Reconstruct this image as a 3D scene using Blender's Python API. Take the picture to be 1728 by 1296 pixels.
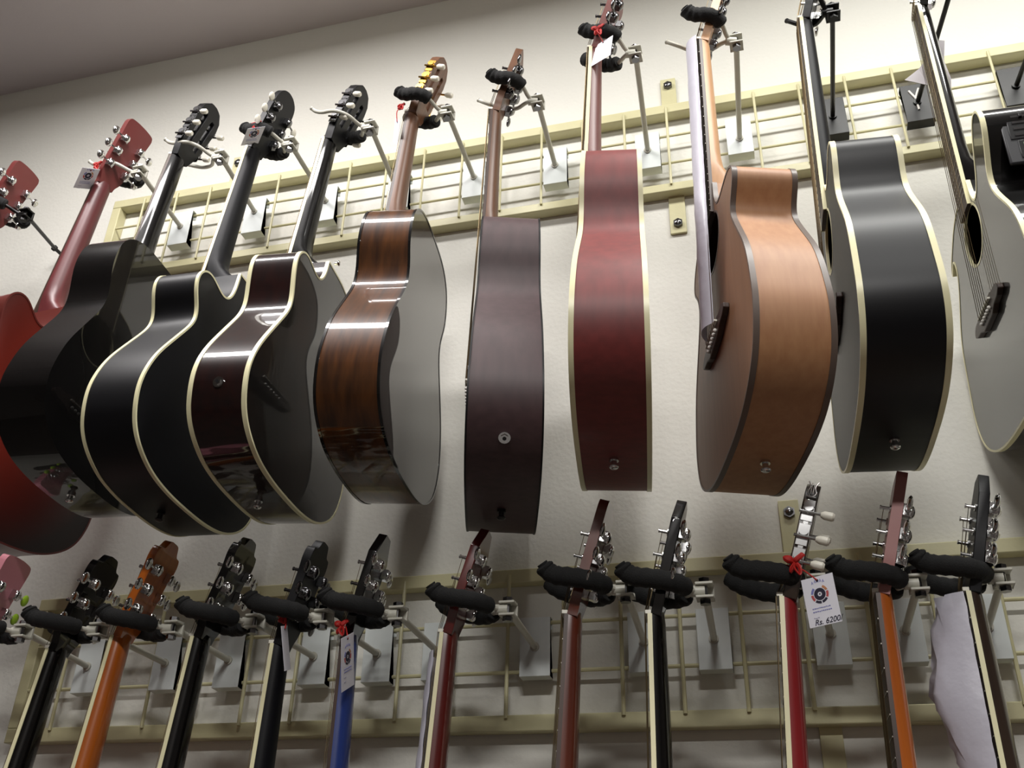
import bpy, bmesh, math, random
from mathutils import Vector, Matrix
random.seed(4)
for o in list(bpy.data.objects): bpy.data.objects.remove(o)
S = bpy.context.scene
COL = S.collection
Z0 = 1.5                                   # eye height above the floor
sin, cos, pi = math.sin, math.cos, math.pi

# ------------------------------------------------------------------ camera
cam_d = bpy.data.cameras.new('camera'); cam = bpy.data.objects.new('camera', cam_d); COL.objects.link(cam)
RR = Vector((0.9649444688, 0.2613570081, 0.0239726207)); UU = Vector((0.107569451, -0.4771547289, 0.8722110856))
FF = Vector((-0.2393971291, 0.839056541, 0.4885418463))
cam.matrix_world = Matrix(((RR.x, UU.x, -FF.x, 0.730035), (RR.y, UU.y, -FF.y, -1.711375), (RR.z, UU.z, -FF.z, Z0), (0, 0, 0, 1)))
cam_d.sensor_fit = 'HORIZONTAL'; cam_d.sensor_width = 36; cam_d.lens = 1644.7086 / 1728 * 36
cam_d.clip_start = .02
S.camera = cam
# ------------------------------------------------------------------ world, lights, exposure
W = bpy.data.worlds.new('world'); S.world = W; W.use_nodes = True
W.node_tree.nodes['Background'].inputs[0].default_value = (.9, .93, 1, 1)
W.node_tree.nodes['Background'].inputs[1].default_value = .05
S.view_settings.view_transform = 'Standard'; S.view_settings.look = 'None'
S.view_settings.gamma = 1; S.view_settings.use_curve_mapping = False
S.view_settings.exposure = 0.14
CEIL = Z0 + 2.28
LIGHTS = [  # centre x, y, length, width, power, colour, along
    (1.35, -.80, 1.25, .30, 26, (1, .995, .955), 'x'),
    (-.45, -.90, 1.25, .30, 37, (1, .965, .955), 'x'),
    (.95, -3.1, 1.25, .30, 92, (1, .98, .95), 'x'),
]
for (lx, ly, ll, lw, lp, lc, _) in LIGHTS:
    ld = bpy.data.lights.new('tube_light', 'AREA'); ld.shape = 'RECTANGLE'; ld.size = ll; ld.size_y = lw * .6
    ld.energy = lp; ld.color = lc
    lo = bpy.data.objects.new('tube_light', ld); COL.objects.link(lo); lo.location = (lx, ly, CEIL - .085)

# ------------------------------------------------------------------ materials
def lin(c):
    return tuple(((v / 255 / 12.92) if v / 255 <= .04045 else ((v / 255 + .055) / 1.055) ** 2.4) for v in c) + (1,)
MATS = {}
def mat(name, col, rough=.5, metal=0, coat=0, coat_rough=.04, col2=None, nscale=(30, 30, 30), bump=0, bscale=200, detail=4,
        burst=None, trans=0, alpha=1, emit=0, spec=.5, dist=0):
    if name in MATS: return MATS[name]
    m = bpy.data.materials.new(name); m.use_nodes = True; nt = m.node_tree; b = nt.nodes['Principled BSDF']
    b.inputs['Base Color'].default_value = lin(col); b.inputs['Roughness'].default_value = rough
    b.inputs['Metallic'].default_value = metal; b.inputs['Coat Weight'].default_value = coat
    b.inputs['Coat Roughness'].default_value = coat_rough; b.inputs['Specular IOR Level'].default_value = spec
    b.inputs['Transmission Weight'].default_value = trans; b.inputs['Alpha'].default_value = alpha
    if emit: b.inputs['Emission Color'].default_value = lin(col); b.inputs['Emission Strength'].default_value = emit
    tc = nt.nodes.new('ShaderNodeTexCoord'); mp = nt.nodes.new('ShaderNodeMapping'); nt.links.new(tc.outputs['Object'], mp.inputs[0])
    mp.inputs['Scale'].default_value = nscale
    last = None
    if col2:
        n = nt.nodes.new('ShaderNodeTexNoise'); n.inputs['Scale'].default_value = 1; n.inputs['Detail'].default_value = detail
        n.inputs['Distortion'].default_value = dist
        nt.links.new(mp.outputs[0], n.inputs[0])
        r = nt.nodes.new('ShaderNodeValToRGB'); r.color_ramp.elements[0].position = .32; r.color_ramp.elements[1].position = .68
        r.color_ramp.elements[0].color = lin(col); r.color_ramp.elements[1].color = lin(col2)
        nt.links.new(n.outputs[0], r.inputs[0]); last = r.outputs[0]
    if burst:   # (edge colour, centre t, half length, half width)
        ec, ct, hl, hw = burst
        m2 = nt.nodes.new('ShaderNodeMapping'); nt.links.new(tc.outputs['Object'], m2.inputs[0])
        m2.inputs['Location'].default_value = (0, 0, -ct / hl); m2.inputs['Scale'].default_value = (1 / hw, 0, 1 / hl)
        ln = nt.nodes.new('ShaderNodeVectorMath'); ln.operation = 'LENGTH'; nt.links.new(m2.outputs[0], ln.inputs[0])
        r2 = nt.nodes.new('ShaderNodeValToRGB'); r2.color_ramp.elements[0].position = .45; r2.color_ramp.elements[1].position = .95
        r2.color_ramp.elements[0].color = (0, 0, 0, 1); r2.color_ramp.elements[1].color = (1, 1, 1, 1)
        nt.links.new(ln.outputs['Value'], r2.inputs[0])
        mx = nt.nodes.new('ShaderNodeMix'); mx.data_type = 'RGBA'; mx.inputs[6].default_value = lin(col); mx.inputs[7].default_value = lin(ec)
        if last: nt.links.new(last, mx.inputs[6])
        nt.links.new(r2.outputs[0], mx.inputs[0]); last = mx.outputs[2]
    if last: nt.links.new(last, b.inputs['Base Color'])
    if bump:
        n2 = nt.nodes.new('ShaderNodeTexNoise'); n2.inputs['Scale'].default_value = bscale; n2.inputs['Detail'].default_value = 3
        nt.links.new(tc.outputs['Object'], n2.inputs[0])
        bp = nt.nodes.new('ShaderNodeBump'); bp.inputs['Strength'].default_value = bump; bp.inputs['Distance'].default_value = .002
        nt.links.new(n2.outputs[0], bp.inputs['Height']); nt.links.new(bp.outputs[0], b.inputs['Normal'])
    MATS[name] = m; return m
GR = (130, 60, 5)      # wood grain runs along local z
M_wall = mat('wall_plaster', (224, 223, 215), .75, col2=(215, 213, 204), nscale=(1.2, 1.2, 1.2), bump=.4, bscale=110)
M_ceil = mat('ceiling_paint', (216, 208, 211), .9, bump=.15, bscale=120)
M_room = mat('room_paint', (112, 106, 102), .9)
M_floor = mat('floor_tiles', (78, 72, 68), .5)
M_enamel = mat('cream_enamel', (208, 203, 162), .42, col2=(196, 190, 150), nscale=(9, 9, 9), bump=.1, bscale=150)
M_plate = mat('plate_zinc_paint', (222, 228, 226), .4, col2=(212, 218, 216), nscale=(20, 20, 20))
M_arm = mat('arm_grey_paint', (192, 190, 178), .4)
M_black_metal = mat('black_metal', (13, 12, 12), .4, spec=.35)
M_foam = mat('black_foam', (17, 17, 17), .9, bump=.5, bscale=500)
M_chrome = mat('chrome', (215, 215, 215), .12, 1)
M_gold = mat('gold_plating', (205, 165, 85), .2, 1)
M_dchrome = mat('smoked_chrome', (120, 120, 122), .2, 1)
M_ivory = mat('ivory_plastic', (226, 222, 208), .35)
M_cream = mat('cream_binding', (228, 222, 182), .35)
M_white = mat('white_plastic', (235, 232, 225), .4)
M_green = mat('lime_plastic', (165, 205, 50), .35)
M_rose = mat('rosewood', (48, 34, 28), .45, col2=(66, 46, 36), nscale=GR)
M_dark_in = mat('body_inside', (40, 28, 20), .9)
M_fret = mat('fret_nickel', (150, 146, 138), .35, 1)
M_string = mat('string_bronze', (120, 105, 80), .4, 1)
M_paper = mat('tag_paper', (236, 235, 244), .7)
M_film = mat('wrap_film', (205, 203, 215), .35, bump=.5, bscale=45, alpha=.8)
M_red_tie = mat('red_ribbon', (175, 30, 25), .6)
M_ink = mat('dark_ink', (45, 42, 60), .8)
M_ink_faint = mat('pale_ink', (170, 168, 190), .8)
M_ink_blue = mat('blue_ink', (128, 130, 190), .8)
M_ink_red = mat('red_ink', (190, 90, 90), .8)
M_ink_orange = mat('orange_ink', (200, 140, 100), .8)
M_blackplastic = mat('black_plastic', (20, 20, 22), .3)
M_panel = mat('preamp_panel', (38, 38, 42), .4)
M_lcd = mat('lcd_green', (130, 150, 120), .3)
M_tube = mat('fluorescent_tube', (255, 252, 240), .4, emit=6)
M_fixture = mat('fixture_white', (225, 225, 222), .4)

# ------------------------------------------------------------------ mesh builder
class MB:
    def __init__(s): s.v = []; s.f = []
    def add(s, vs, fs):
        k = len(s.v); s.v += [tuple(v) for v in vs]; s.f += [tuple(i + k for i in f) for f in fs]; return s
    def box(s, c, d, M=None):
        x, y, z = (q / 2 for q in d)
        vs = [Vector((sx * x, sy * y, sz * z)) for sx in (-1, 1) for sy in (-1, 1) for sz in (-1, 1)]
        if M: vs = [M @ v for v in vs]
        vs = [v + Vector(c) for v in vs]
        return s.add(vs, [(0, 1, 3, 2), (4, 6, 7, 5), (0, 4, 5, 1), (2, 3, 7, 6), (0, 2, 6, 4), (1, 5, 7, 3)])
    def tube(s, pts, rad, seg=12, caps=True, flat=1.0):
        pts = [Vector(p) for p in pts]; n = len(pts)
        if not hasattr(rad, '__len__'): rad = [rad] * n
        tg = [(pts[min(i + 1, n - 1)] - pts[max(i - 1, 0)]).normalized() for i in range(n)]
        up = Vector((0, 0, 1)) if abs(tg[0].z) < .9 else Vector((0, 1, 0))
        vs = []; u = (up - tg[0] * up.dot(tg[0])).normalized()
        for i in range(n):
            u = (u - tg[i] * u.dot(tg[i])).normalized(); w = tg[i].cross(u)
            for k in range(seg):
                a = 2 * pi * k / seg; vs.append(pts[i] + (u * cos(a) * flat + w * sin(a)) * rad[i])
        fs = [(i * seg + k, i * seg + (k + 1) % seg, (i + 1) * seg + (k + 1) % seg, (i + 1) * seg + k) for i in range(n - 1) for k in range(seg)]
        if caps: fs += [tuple(range(seg - 1, -1, -1)), tuple((n - 1) * seg + k for k in range(seg))]
        return s.add(vs, fs)
    def ball(s, c, r, seg=12, rings=8, M=None):
        if not hasattr(r, '__len__'): r = (r, r, r)
        vs = []; c = Vector(c)
        for i in range(rings + 1):
            p = pi * i / rings
            for k in range(seg):
                a = 2 * pi * k / seg; v = Vector((r[0] * sin(p) * cos(a), r[1] * sin(p) * sin(a), r[2] * cos(p)))
                if M: v = M @ v
                vs.append(c + v)
        fs = [(i * seg + k, (i + 1) * seg + k, (i + 1) * seg + (k + 1) % seg, i * seg + (k + 1) % seg) for i in range(rings) for k in range(seg)]
        return s.add(vs, fs)
    def loops(s, loops, closed=True, caps=False):
        n = len(loops[0]); k0 = len(s.v)
        vs = [v for l in loops for v in l]; m = len(loops); fs = []
        for j in range(m - 1):
            for i in range(n if closed else n - 1):
                fs.append((j * n + i, j * n + (i + 1) % n, (j + 1) * n + (i + 1) % n, (j + 1) * n + i))
        if caps: fs += [tuple(range(n - 1, -1, -1)), tuple((m - 1) * n + i for i in range(n))]
        return s.add(vs, fs)
    def build(s, name, m, parent=None, smooth=True, bevel=0, angle=35):
        me = bpy.data.meshes.new(name); me.from_pydata(s.v, [], s.f)
        bm = bmesh.new(); bm.from_mesh(me); bmesh.ops.remove_doubles(bm, verts=bm.verts, dist=1e-6)
        bmesh.ops.recalc_face_normals(bm, faces=bm.faces); bm.to_mesh(me); bm.free()
        me.materials.append(m)
        if smooth:
            for p in me.polygons: p.use_smooth = True
            me.set_sharp_from_angle(angle=math.radians(angle))
        o = bpy.data.objects.new(name, me); COL.objects.link(o)
        if parent: o.parent = parent
        if bevel:
            md = o.modifiers.new('bevel', 'BEVEL'); md.width = bevel; md.segments = 2; md.limit_method = 'ANGLE'
        return o
def fill(name, loops, m, parent=None):
    """flat or slightly warped sheet between an outer loop and inner loops (3-D points)"""
    bm = bmesh.new(); es = []
    for L in loops:
        vs = [bm.verts.new(p) for p in L]
        es += [bm.edges.new((vs[i], vs[(i + 1) % len(vs)])) for i in range(len(vs))]
    bmesh.ops.triangle_fill(bm, use_beauty=True, use_dissolve=False, edges=es)
    me = bpy.data.meshes.new(name); bm.to_mesh(me); bm.free(); me.materials.append(m)
    o = bpy.data.objects.new(name, me); COL.objects.link(o)
    if parent: o.parent = parent
    return o
def plate_with_holes(name, loops2, fr, bk, m, parent, bevel=0):
    """slab: loops2 = 2-D loops, fr/bk map (u,v) to 3-D front/back points"""
    bm = bmesh.new()
    for mp in (fr, bk):
        es = []
        for L in loops2:
            vs = [bm.verts.new(mp(*p)) for p in L]
            es += [bm.edges.new((vs[i], vs[(i + 1) % len(vs)])) for i in range(len(vs))]
        bmesh.ops.triangle_fill(bm, use_beauty=True, use_dissolve=False, edges=es)
    for L in loops2:
        a = [bm.verts.new(fr(*p)) for p in L]; b = [bm.verts.new(bk(*p)) for p in L]
        for i in range(len(L)):
            j = (i + 1) % len(L); bm.faces.new((a[i], a[j], b[j], b[i]))
    bmesh.ops.remove_doubles(bm, verts=bm.verts, dist=1e-6); bmesh.ops.recalc_face_normals(bm, faces=bm.faces)
    me = bpy.data.meshes.new(name); bm.to_mesh(me); bm.free(); me.materials.append(m)
    for p in me.polygons: p.use_smooth = True
    me.set_sharp_from_angle(angle=math.radians(35))
    o = bpy.data.objects.new(name, me); COL.objects.link(o)
    if parent: o.parent = parent
    if bevel:
        md = o.modifiers.new('bevel', 'BEVEL'); md.width = bevel; md.segments = 2; md.limit_method = 'ANGLE'
    return o
def tag(o, label, cat, group=None, kind=None):
    if label: o['label'] = label
    if cat: o['category'] = cat
    if group: o['group'] = group
    if kind: o['kind'] = kind
    return o
def empty(name, M):
    o = bpy.data.objects.new(name, None); COL.objects.link(o); o.empty_display_size = .05
    o.matrix_world = M if isinstance(M, Matrix) else Matrix.Translation(M); return o
def dup(o, parent, M=None):
    c = o.copy(); COL.objects.link(c); c.parent = parent
    if M is not None: c.matrix_local = M
    for ch in o.children: dup(ch, c)
    return c
def cr(pts, n=6):
    out = []
    for i in range(len(pts) - 1):
        p0 = pts[max(i - 1, 0)]; p1 = pts[i]; p2 = pts[i + 1]; p3 = pts[min(i + 2, len(pts) - 1)]
        for k in range(n):
            t = k / n
            out.append(tuple(.5 * (2 * b + (-a + c) * t + (2 * a - 5 * b + 4 * c - d) * t * t + (-a + 3 * b - 3 * c + d) * t ** 3) for a, b, c, d in zip(p0, p1, p2, p3)))
    out.append(tuple(pts[-1])); return out

# ------------------------------------------------------------------ room
def slab(name, lo, hi, m):
    c = [(a + b) / 2 for a, b in zip(lo, hi)]; d = [b - a for a, b in zip(lo, hi)]
    o = MB().box((0, 0, 0), d).build(name, m, smooth=False); o.location = c; o['kind'] = 'structure'; return o
XL, XR, YB, YF = -3.6, 4.2, .03, -4.6
slab('floor', (XL - .1, YF - .1, -.1), (XR + .1, YB + .15, 0), M_floor)
slab('ceiling', (XL - .1, YF - .1, CEIL), (XR + .1, YB + .15, CEIL + .1), M_ceil)
slab('wall_back', (XL - .1, YB, 0), (XR + .1, YB + .15, CEIL), M_wall)
slab('wall_left', (XL - .1, YF, 0), (XL, YB, CEIL), M_room)
slab('wall_right', (XR, YF, 0), (XR + .1, YB, CEIL), M_room)
slab('wall_front', (XL - .1, YF - .1, 0), (XR + .1, YF, CEIL), M_room)
names = ['above the right half of the guitar wall', 'above the left half of the guitar wall', 'deeper in the shop to the right']
for (lx, ly, ll, lw, lp, lc, _), nm in zip(LIGHTS, names):
    t = empty('ceiling_light', (lx, ly, CEIL)); tag(t, 'white batten light with a fluorescent tube ' + nm, 'light')
    b = MB().box((0, 0, -.02), (ll, .07, .04)).build('housing', M_fixture, t, bevel=.004)
    MB().tube([(-ll / 2 + .04, 0, -.06), (ll / 2 - .04, 0, -.06)], .014, 12).build('tube', M_tube, t)
    for sx in (-1, 1): MB().box((sx * (ll / 2 - .02), 0, -.05), (.03, .04, .05)).build('tube_holder', M_fixture, t, bevel=.003)

# ------------------------------------------------------------------ wall grids
def grid(zt, zb, z1, z2, zl, x0, x1, vx, label, tabs, wr=.003):
    r = empty('wall_grid_panel', (x0, .015, Z0 + zb)); tag(r, label, 'display rack')
    def part(mb, n, m=M_enamel, **k):
        mb.v = [(a - x0, b - .015, c - zb) for a, b, c in mb.v]; return mb.build(n, m, r, **k)
    h = .015
    part(MB().box(((x0 + x1) / 2, h, (zt + zt - .026) / 2), (x1 - x0, .03, .026)), 'rail', bevel=.002)
    part(MB().box(((x0 + x1) / 2, h, (zb + zl) / 2), (x1 - x0, .03, zl - zb)), 'rail', bevel=.002)
    for x in (x0 + .0125, x1 - .0125):
        part(MB().box((x, h, (zt - .026 + zl) / 2), (.025, .03, zt - .026 - zl)), 'post', bevel=.002)
    for z in (z1, z2):
        part(MB().tube([(x0 + .02, .0035, z), (x1 - .02, .0035, z)], wr, 8), 'horizontal_wire')
    for x in vx:
        part(MB().tube([(x, -.0025, zt - .012), (x, -.0025, zl - .006)], wr, 8), 'vertical_wire')
    for (x, z, up) in tabs:
        ob = part(MB().box((x, .026, z), (.036, .006, .12)), 'fixing_tab', bevel=.001)
        zz = z + .035 * up
        s = MB().tube([(x, .023, zz), (x, .016, zz)], .011, 6).ball((x, .0165, zz), (.008, .004, .008), 10, 6)
        s.v = [(a - x0, b - .015, c - zb) for a, b, c in s.v]; s.build('screw_head', M_dchrome, ob)
grid(1.709, 1.448, 1.612, 1.531, 1.470, -.90, 2.05, [k * .1 for k in range(-8, 20)],
     'upper cream enamel wire grid panel screwed high on the wall', [(.607, 1.755, 1), (.607, 1.405, -1), (-.55, 1.755, 1), (1.75, 1.755, 1)])
grid(.594, .301, .49, .403, .329, -.795, 2.05, [.2475 + k * .1043 for k in range(-9, 17)],
     'lower cream enamel wire grid panel on the wall beneath the upper guitars', [(.767, .64, 1), (.79, .255, -1), (-.55, .64, 1), (1.75, .64, 1)], .0036)

# ------------------------------------------------------------------ guitar hangers
def hanger(foot, bolt, yaw, label, near='foam', far='foam', black=False, group=None, spread=1.0, flat_mount=False, zb=None, roll=0.0, plate=True, long=False, usc=1.0):
    F = Vector(foot) + Vector((0, 0, Z0)); B = Vector(bolt) + Vector((0, 0, Z0))
    F.y = -.012
    r = empty('guitar_hanger', F); tag(r, label, 'hanger', group)
    mA = M_black_metal if black else M_arm; mP = M_black_metal if black else M_plate
    def P(v): return Vector(v) - F
    if not plate: MB().tube([P((F.x, .0295, F.z)), P((F.x, .022, F.z))], .014, 20).tube([P((F.x, .025, F.z)), P((F.x, -.012, F.z))], .0048, 12).build('wall_flange', mA, r)
    if plate:
        zt = F.z + .052 if zb is None else Z0 + zb
        w = .056
        # bent plate: face, lip over the wire, bottom flange
        prof = [(.006, zt - .018), (.006, zt), (-.010, zt), (-.010, zt - .104), (.012, zt - .104)]
        if flat_mount: prof = [(.026, zt), (-.006, zt), (-.006, zt - .10), (.026, zt - .10)]
        th = .0022
        mb = MB(); lo = []
        L = [Vector((0, y, z)) for y, z in prof]
        nrm = []
        for i in range(len(L)):
            d = (L[min(i + 1, len(L) - 1)] - L[max(i - 1, 0)]).normalized(); nrm.append(Vector((0, -d.z, d.y)) * -th)
        for sx in (-w / 2, w / 2):
            lo.append([P((F.x + sx, a.y, a.z)) for a in L] + [P((F.x + sx, a.y + n.y, a.z + n.z)) for a, n in zip(reversed(L), reversed(nrm))])
        mb.loops(lo, closed=True, caps=True); mb.build('mounting_plate', mP, r, smooth=False, bevel=.0006)
    arm = MB().tube([P((F.x, -.008, F.z)), P(B + Vector((0, .012, 0)))], .0058 if not black else .0048, 12)
    a = arm.build('arm', mA, r)
    MB().tube([P((F.x, -.010, F.z)), P((F.x, -.016, F.z))], .0085, 12).build('weld_collar', mA, a)
    cl = MB().box(P(B + Vector((0, .002, .010))), (.026, .026, .004)).box(P(B + Vector((0, .002, -.010))), (.026, .026, .004)).box(P(B + Vector((0, .013, 0))), (.026, .004, .024))
    c = cl.build('bracket', mA, r, bevel=.001)
    MB().tube([P(B + Vector((0, 0, -.018))), P(B + Vector((0, 0, .017)))], .0045, 10).tube([P(B + Vector((0, 0, -.020))), P(B + Vector((0, 0, -.0125)))], .0085, 6).tube([P(B + Vector((0, 0, .0125))), P(B + Vector((0, 0, .019)))], .0085, 6).build('bolt', M_dchrome if not black else M_black_metal, c)
    # yoke
    u = Vector((-cos(yaw), -sin(yaw), 0)); v = Vector((sin(yaw), -cos(yaw), 0)); k = Vector((0, 0, 1))
    MB().tube([P(B), P(B + u * .02)], .0085, 12).build('yoke_stem', mA, r)
    for sgn, kind in ((1, near), (-1, far)):
        pts = [(.012, .0, .002), (.022, .012, .006), (.034, .032, .012), (.050, .043, .018), (.066, .045, .022), (.084, .040, .027), (.098, .039, .034), (.106, .042, .042)]
        if long: pts = [(.012, .0, 0), (.024, .014, 0), (.038, .036, .001), (.056, .047, .003), (.078, .047, .007), (.098, .040, .012), (.112, .038, .020), (.120, .042, .030)]
        path = cr([tuple(P(B + u * p[0] * (usc if kind == 'foam' or black else usc * 1.22) + v * sgn * p[1] * spread + k * (p[2] + roll * sgn * p[0]))) for p in pts], 5)
        pr = MB().tube(path, .0044, 10).build('prong', mA, r)
        if kind == 'foam':
            i0, i1 = (6 if long else 10), 34
            rr = [.0142 if 1 <= i <= i1 - i0 - 1 else .0115 for i in range(i1 - i0 + 1)]
            rr = [q * (1 + .05 * sin(i * 1.7 + sgn)) for i, q in enumerate(rr)]
            MB().tube(path[i0:i1 + 1], rr, 14).build('foam_sleeve', M_foam, pr)
        e = Vector(path[-1]); d = (e - Vector(path[-3])).normalized()
        MB().tube([e - d * .0015, e + d * .0015], .0085 if kind == 'foam' else .005, 12).build('end_cap', M_foam if kind == 'foam' else mA, pr)
    return r

# ------------------------------------------------------------------ guitars
def frame(yaw, lean, roll):
    n = Vector((-1, 0, 0)); a = Vector((0, -1, 0)); t = Vector((0, 0, -1)); z = Vector((0, 0, 1))
    def rot(v, k, th): return v * cos(th) + k.cross(v) * sin(th) + k * k.dot(v) * (1 - cos(th))
    n, a = rot(n, z, yaw), rot(a, z, yaw)
    n, t = rot(n, a, lean), rot(t, a, lean)
    a, t = rot(a, n, roll), rot(t, n, roll)
    return a, n, t
def gmatrix(q):
    A, N, T = frame(*q[3:6])
    return Matrix(((A.x, N.x, T.x, q[0]), (A.y, N.y, T.y, q[1]), (A.z, N.z, T.z, q[2] + Z0), (0, 0, 0, 1)))
def half(q, cut):
    wl, Lb, Ln, dp, wu, ww, tw, tu, th, sb = q[6:16]
    L = lambda f: f * Lb
    if cut == 2: top = [(0, .026), (wu * .3, .0265), (wu * .6, .040), (wu * .84, .068), (wu * .97, .12 * Lb + .02)]
    elif cut: top = [(.03, .026), (.033, sb * .7 * Lb), (.05, sb * Lb), (.075, (sb * .9 + th * .1) * Lb), (wu * .66, (th + (sb - th) * .25) * Lb), (wu * .8, th * Lb), (wu * .93, (th + .02) * Lb)]
    else: top = [(0, 0), (wu * .5, .006 * Lb), (wu * .8, .04 * Lb), (wu * .95, .09 * Lb)]
    if cut == 1:
        t0 = th + .055; tw = max(tw, th + .13); d = tw - t0
        mid = [(wu, L(t0)), (wu * .985, L(t0 + d * .3)), (ww + (wu - ww) * .4, L(t0 + d * .65)), (ww, L(tw))]
    else: mid = [(wu, L(tu)), (wu * .985, L(tu + .06)), (ww + (wu - ww) * .35, L(tw - .09)), (ww, L(tw))]
    pts = top + mid + [(ww + (wl - ww) * .32, L(tw + .10)), (ww + (wl - ww) * .8, L(tw + .24)), (wl * .99, L(.72)), (wl, L(.78)),
                       (wl * .9, L(.895)), (wl * .62, L(.97)), (wl * .3, L(.996)), (0, Lb)]
    C = cr(pts, 8); d = [0]
    for a, b in zip(C, C[1:]): d.append(d[-1] + math.hypot(b[0] - a[0], b[1] - a[1]))
    N = 110; out = []; j = 0
    for i in range(N + 1):
        x = d[-1] * i / N
        while j < len(d) - 2 and d[j + 1] < x: j += 1
        f = (x - d[j]) / max(d[j + 1] - d[j], 1e-9); out.append([C[j][0] + (C[j + 1][0] - C[j][0]) * f, C[j][1] + (C[j + 1][1] - C[j][1]) * f])
    for _ in range(13):
        o2 = [out[0]] + [[(out[i - 1][k] + 2 * out[i][k] + out[i + 1][k]) / 4 for k in (0, 1)] for i in range(1, N)] + [out[N]]
        out = o2
        out[N - 1][1] = out[N][1] - .0002
    return [tuple(p) for p in out]
HEADS = {
    'square': [(.0215, 0), (.023, .012), (.031, .034), (.034, .08), (.037, .13), (.0395, .168), (.0385, .18), (.033, .187), (.015, .190), (0, .1905)],
    'round': [(.0215, 0), (.024, .014), (.032, .04), (.036, .085), (.0385, .13), (.037, .158), (.029, .18), (.013, .191), (0, .193)],
    'crest': [(.0215, 0), (.026, .014), (.034, .04), (.037, .09), (.0395, .135), (.034, .160), (.020, .178), (.012, .181), (0, .183)],
    'point': [(.0215, 0), (.024, .014), (.030, .034), (.034, .08), (.0375, .148), (.014, .188), (0, .188)],
    'wave': [(.0215, 0), (.024, .014), (.033, .036), (.035, .08), (.036, .12), (.041, .148), (.037, .168), (.024, .172), (.014, .188), (0, .190)],
}
HP = math.radians(14)
def Hm(a, s, d=0): return Vector((a, -.004 - s * sin(HP) - d * cos(HP), -s * cos(HP) + d * sin(HP)))
HEADM = Matrix(((1, 0, 0, 0), (0, cos(HP), -sin(HP), -.004), (0, -sin(HP), -cos(HP), 0), (0, 0, 0, 1)))  # (a, out of face, up the head)
_cache = {}
def guitar(q, cut, name, label, rim, back, top, neckm, headm, bind=None, headshape='square', slotted=False, hw=None, button=None, hsc=1.0,
           fb=None, fbind=None, heelcap=None, pins=True, endpin='chrome', jack=None, preamp=False, heelbutton=False, bridge_t=.69, group=None, strings=True, headcap=None, category='guitar', bindw=.0068, lyre=False):
    q = list(q)
    if len(q) == 6: q += [.21, .545, .37, .108, .153, .13, .37, .17, .15, .18]
    wl, Lb, Ln, dp = q[6:10]
    hw = hw or M_chrome; button = button or hw; fb = fb or M_rose
    r = empty(name, gmatrix(q)); tag(r, label, category, group)
    D = lambda v: -.006 - dp * (.85 + .15 * v / Lb)
    near = half(q, cut); far = half(q, 2 if cut else 0)
    te = Ln + (.026 if cut else 0)
    loop = near[:-1] + [(-u, v) for u, v in reversed(far)]
    if not cut: loop = loop[:-1]
    n = len(loop)
    # outline normals (pointing outwards)
    nor = []
    for i in range(n):
        p = loop[i - 1]; s2 = loop[(i + 1) % n]; dx, dy = s2[0] - p[0], s2[1] - p[1]; l = math.hypot(dx, dy) or 1
        nor.append((dy / l * 1, -dx / l * 1))
    F3 = [(u, -.006, Ln + v) for u, v in loop]; B3 = [(u, D(v), Ln + v) for u, v in loop]
    mid = [[(u, -.006 + (D(v) + .006) * k / 4, Ln + v) for u, v in loop] for k in range(5)]
    body = MB().loops(mid, closed=True).build('side_rim', rim, r, angle=50)
    fill('back', [B3], back, r)
    hr = .052; hc = Ln + .25 * Lb
    hole = [(hr * cos(2 * pi * k / 40), -.006, hc + hr * sin(2 * pi * k / 40)) for k in range(40)]
    sb_ = fill('soundboard', [F3, hole], top, r)
    MB().loops([[(h * cos(2 * pi * k / 40), yy, hc + h * sin(2 * pi * k / 40)) for k in range(40)] for h, yy in ((hr, -.010), (hr, -.0056), (hr + .004, -.0054), (hr + .004, -.0061))], closed=True).build('rosette', bind or M_rose, sb_)
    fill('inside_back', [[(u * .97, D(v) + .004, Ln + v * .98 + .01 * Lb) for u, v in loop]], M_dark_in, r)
    if bind:
        for y0, sg, nm in ((-.006, 1, 'front_binding'), (None, -1, 'back_binding')):
            ls = []
            for off, dy in ((.0012, .0009), (.0012, -bindw), (-.0015, -bindw), (-.0026, .0009)):
                ls.append([(loop[i][0] + nor[i][0] * off, (y0 if y0 is not None else D(loop[i][1])) + sg * dy, Ln + loop[i][1] + nor[i][1] * off) for i in range(n)])
            MB().loops(ls + [ls[0]], closed=True).build(nm, bind, r, angle=60)
    # neck with heel
    secs = []; hd = dp * .83
    prof = [(.012, .0215, .019), (.03, .0218, .019), (.12, .0235, .0205), (.22, .0255, .022), (te - .085, .0275, .024), (te - .055, .0275, .028), (te - .035, .026, .038), (te - .02, .024, .056), (te - .009, .022, .078), (te - .001, .020, hd)]
    prof = [(-.006, .0205, .0175)] + prof
    for (t, w, d) in prof:
        ring = []
        for k in range(15):
            a = pi * k / 14; c_, s_ = cos(a), sin(a)
            e = .62 if d > .03 else .85
            ring.append((w * (abs(c_) ** (1 if d < .03 else .8)) * (1 if c_ > 0 else -1) * (1 if d < .05 else (1 - .35 * s_)), -.006 - d * abs(s_) ** e, t))
        secs.append(ring)
    nk = MB().loops(secs, closed=True, caps=True).build('neck', neckm, r, angle=50)
    if heelcap: MB().box((0, -.006 - hd * .5, te - .0015), (.044, hd * 1.0, .0035)).build('heel_trim', heelcap, nk)
    if heelbutton:
        MB().tube([(0, -.006 - hd, te - .02), (0, -.012 - hd, te - .02)], [.004, .0035], 12).ball((0, -.014 - hd, te - .02), (.0065, .003, .0065)).build('strap_button', M_chrome, nk)
    # fretboard
    fe = hc - hr + .006; wN, wE = .0215, .029
    W_ = lambda t: wN + (wE - wN) * t / fe
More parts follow.
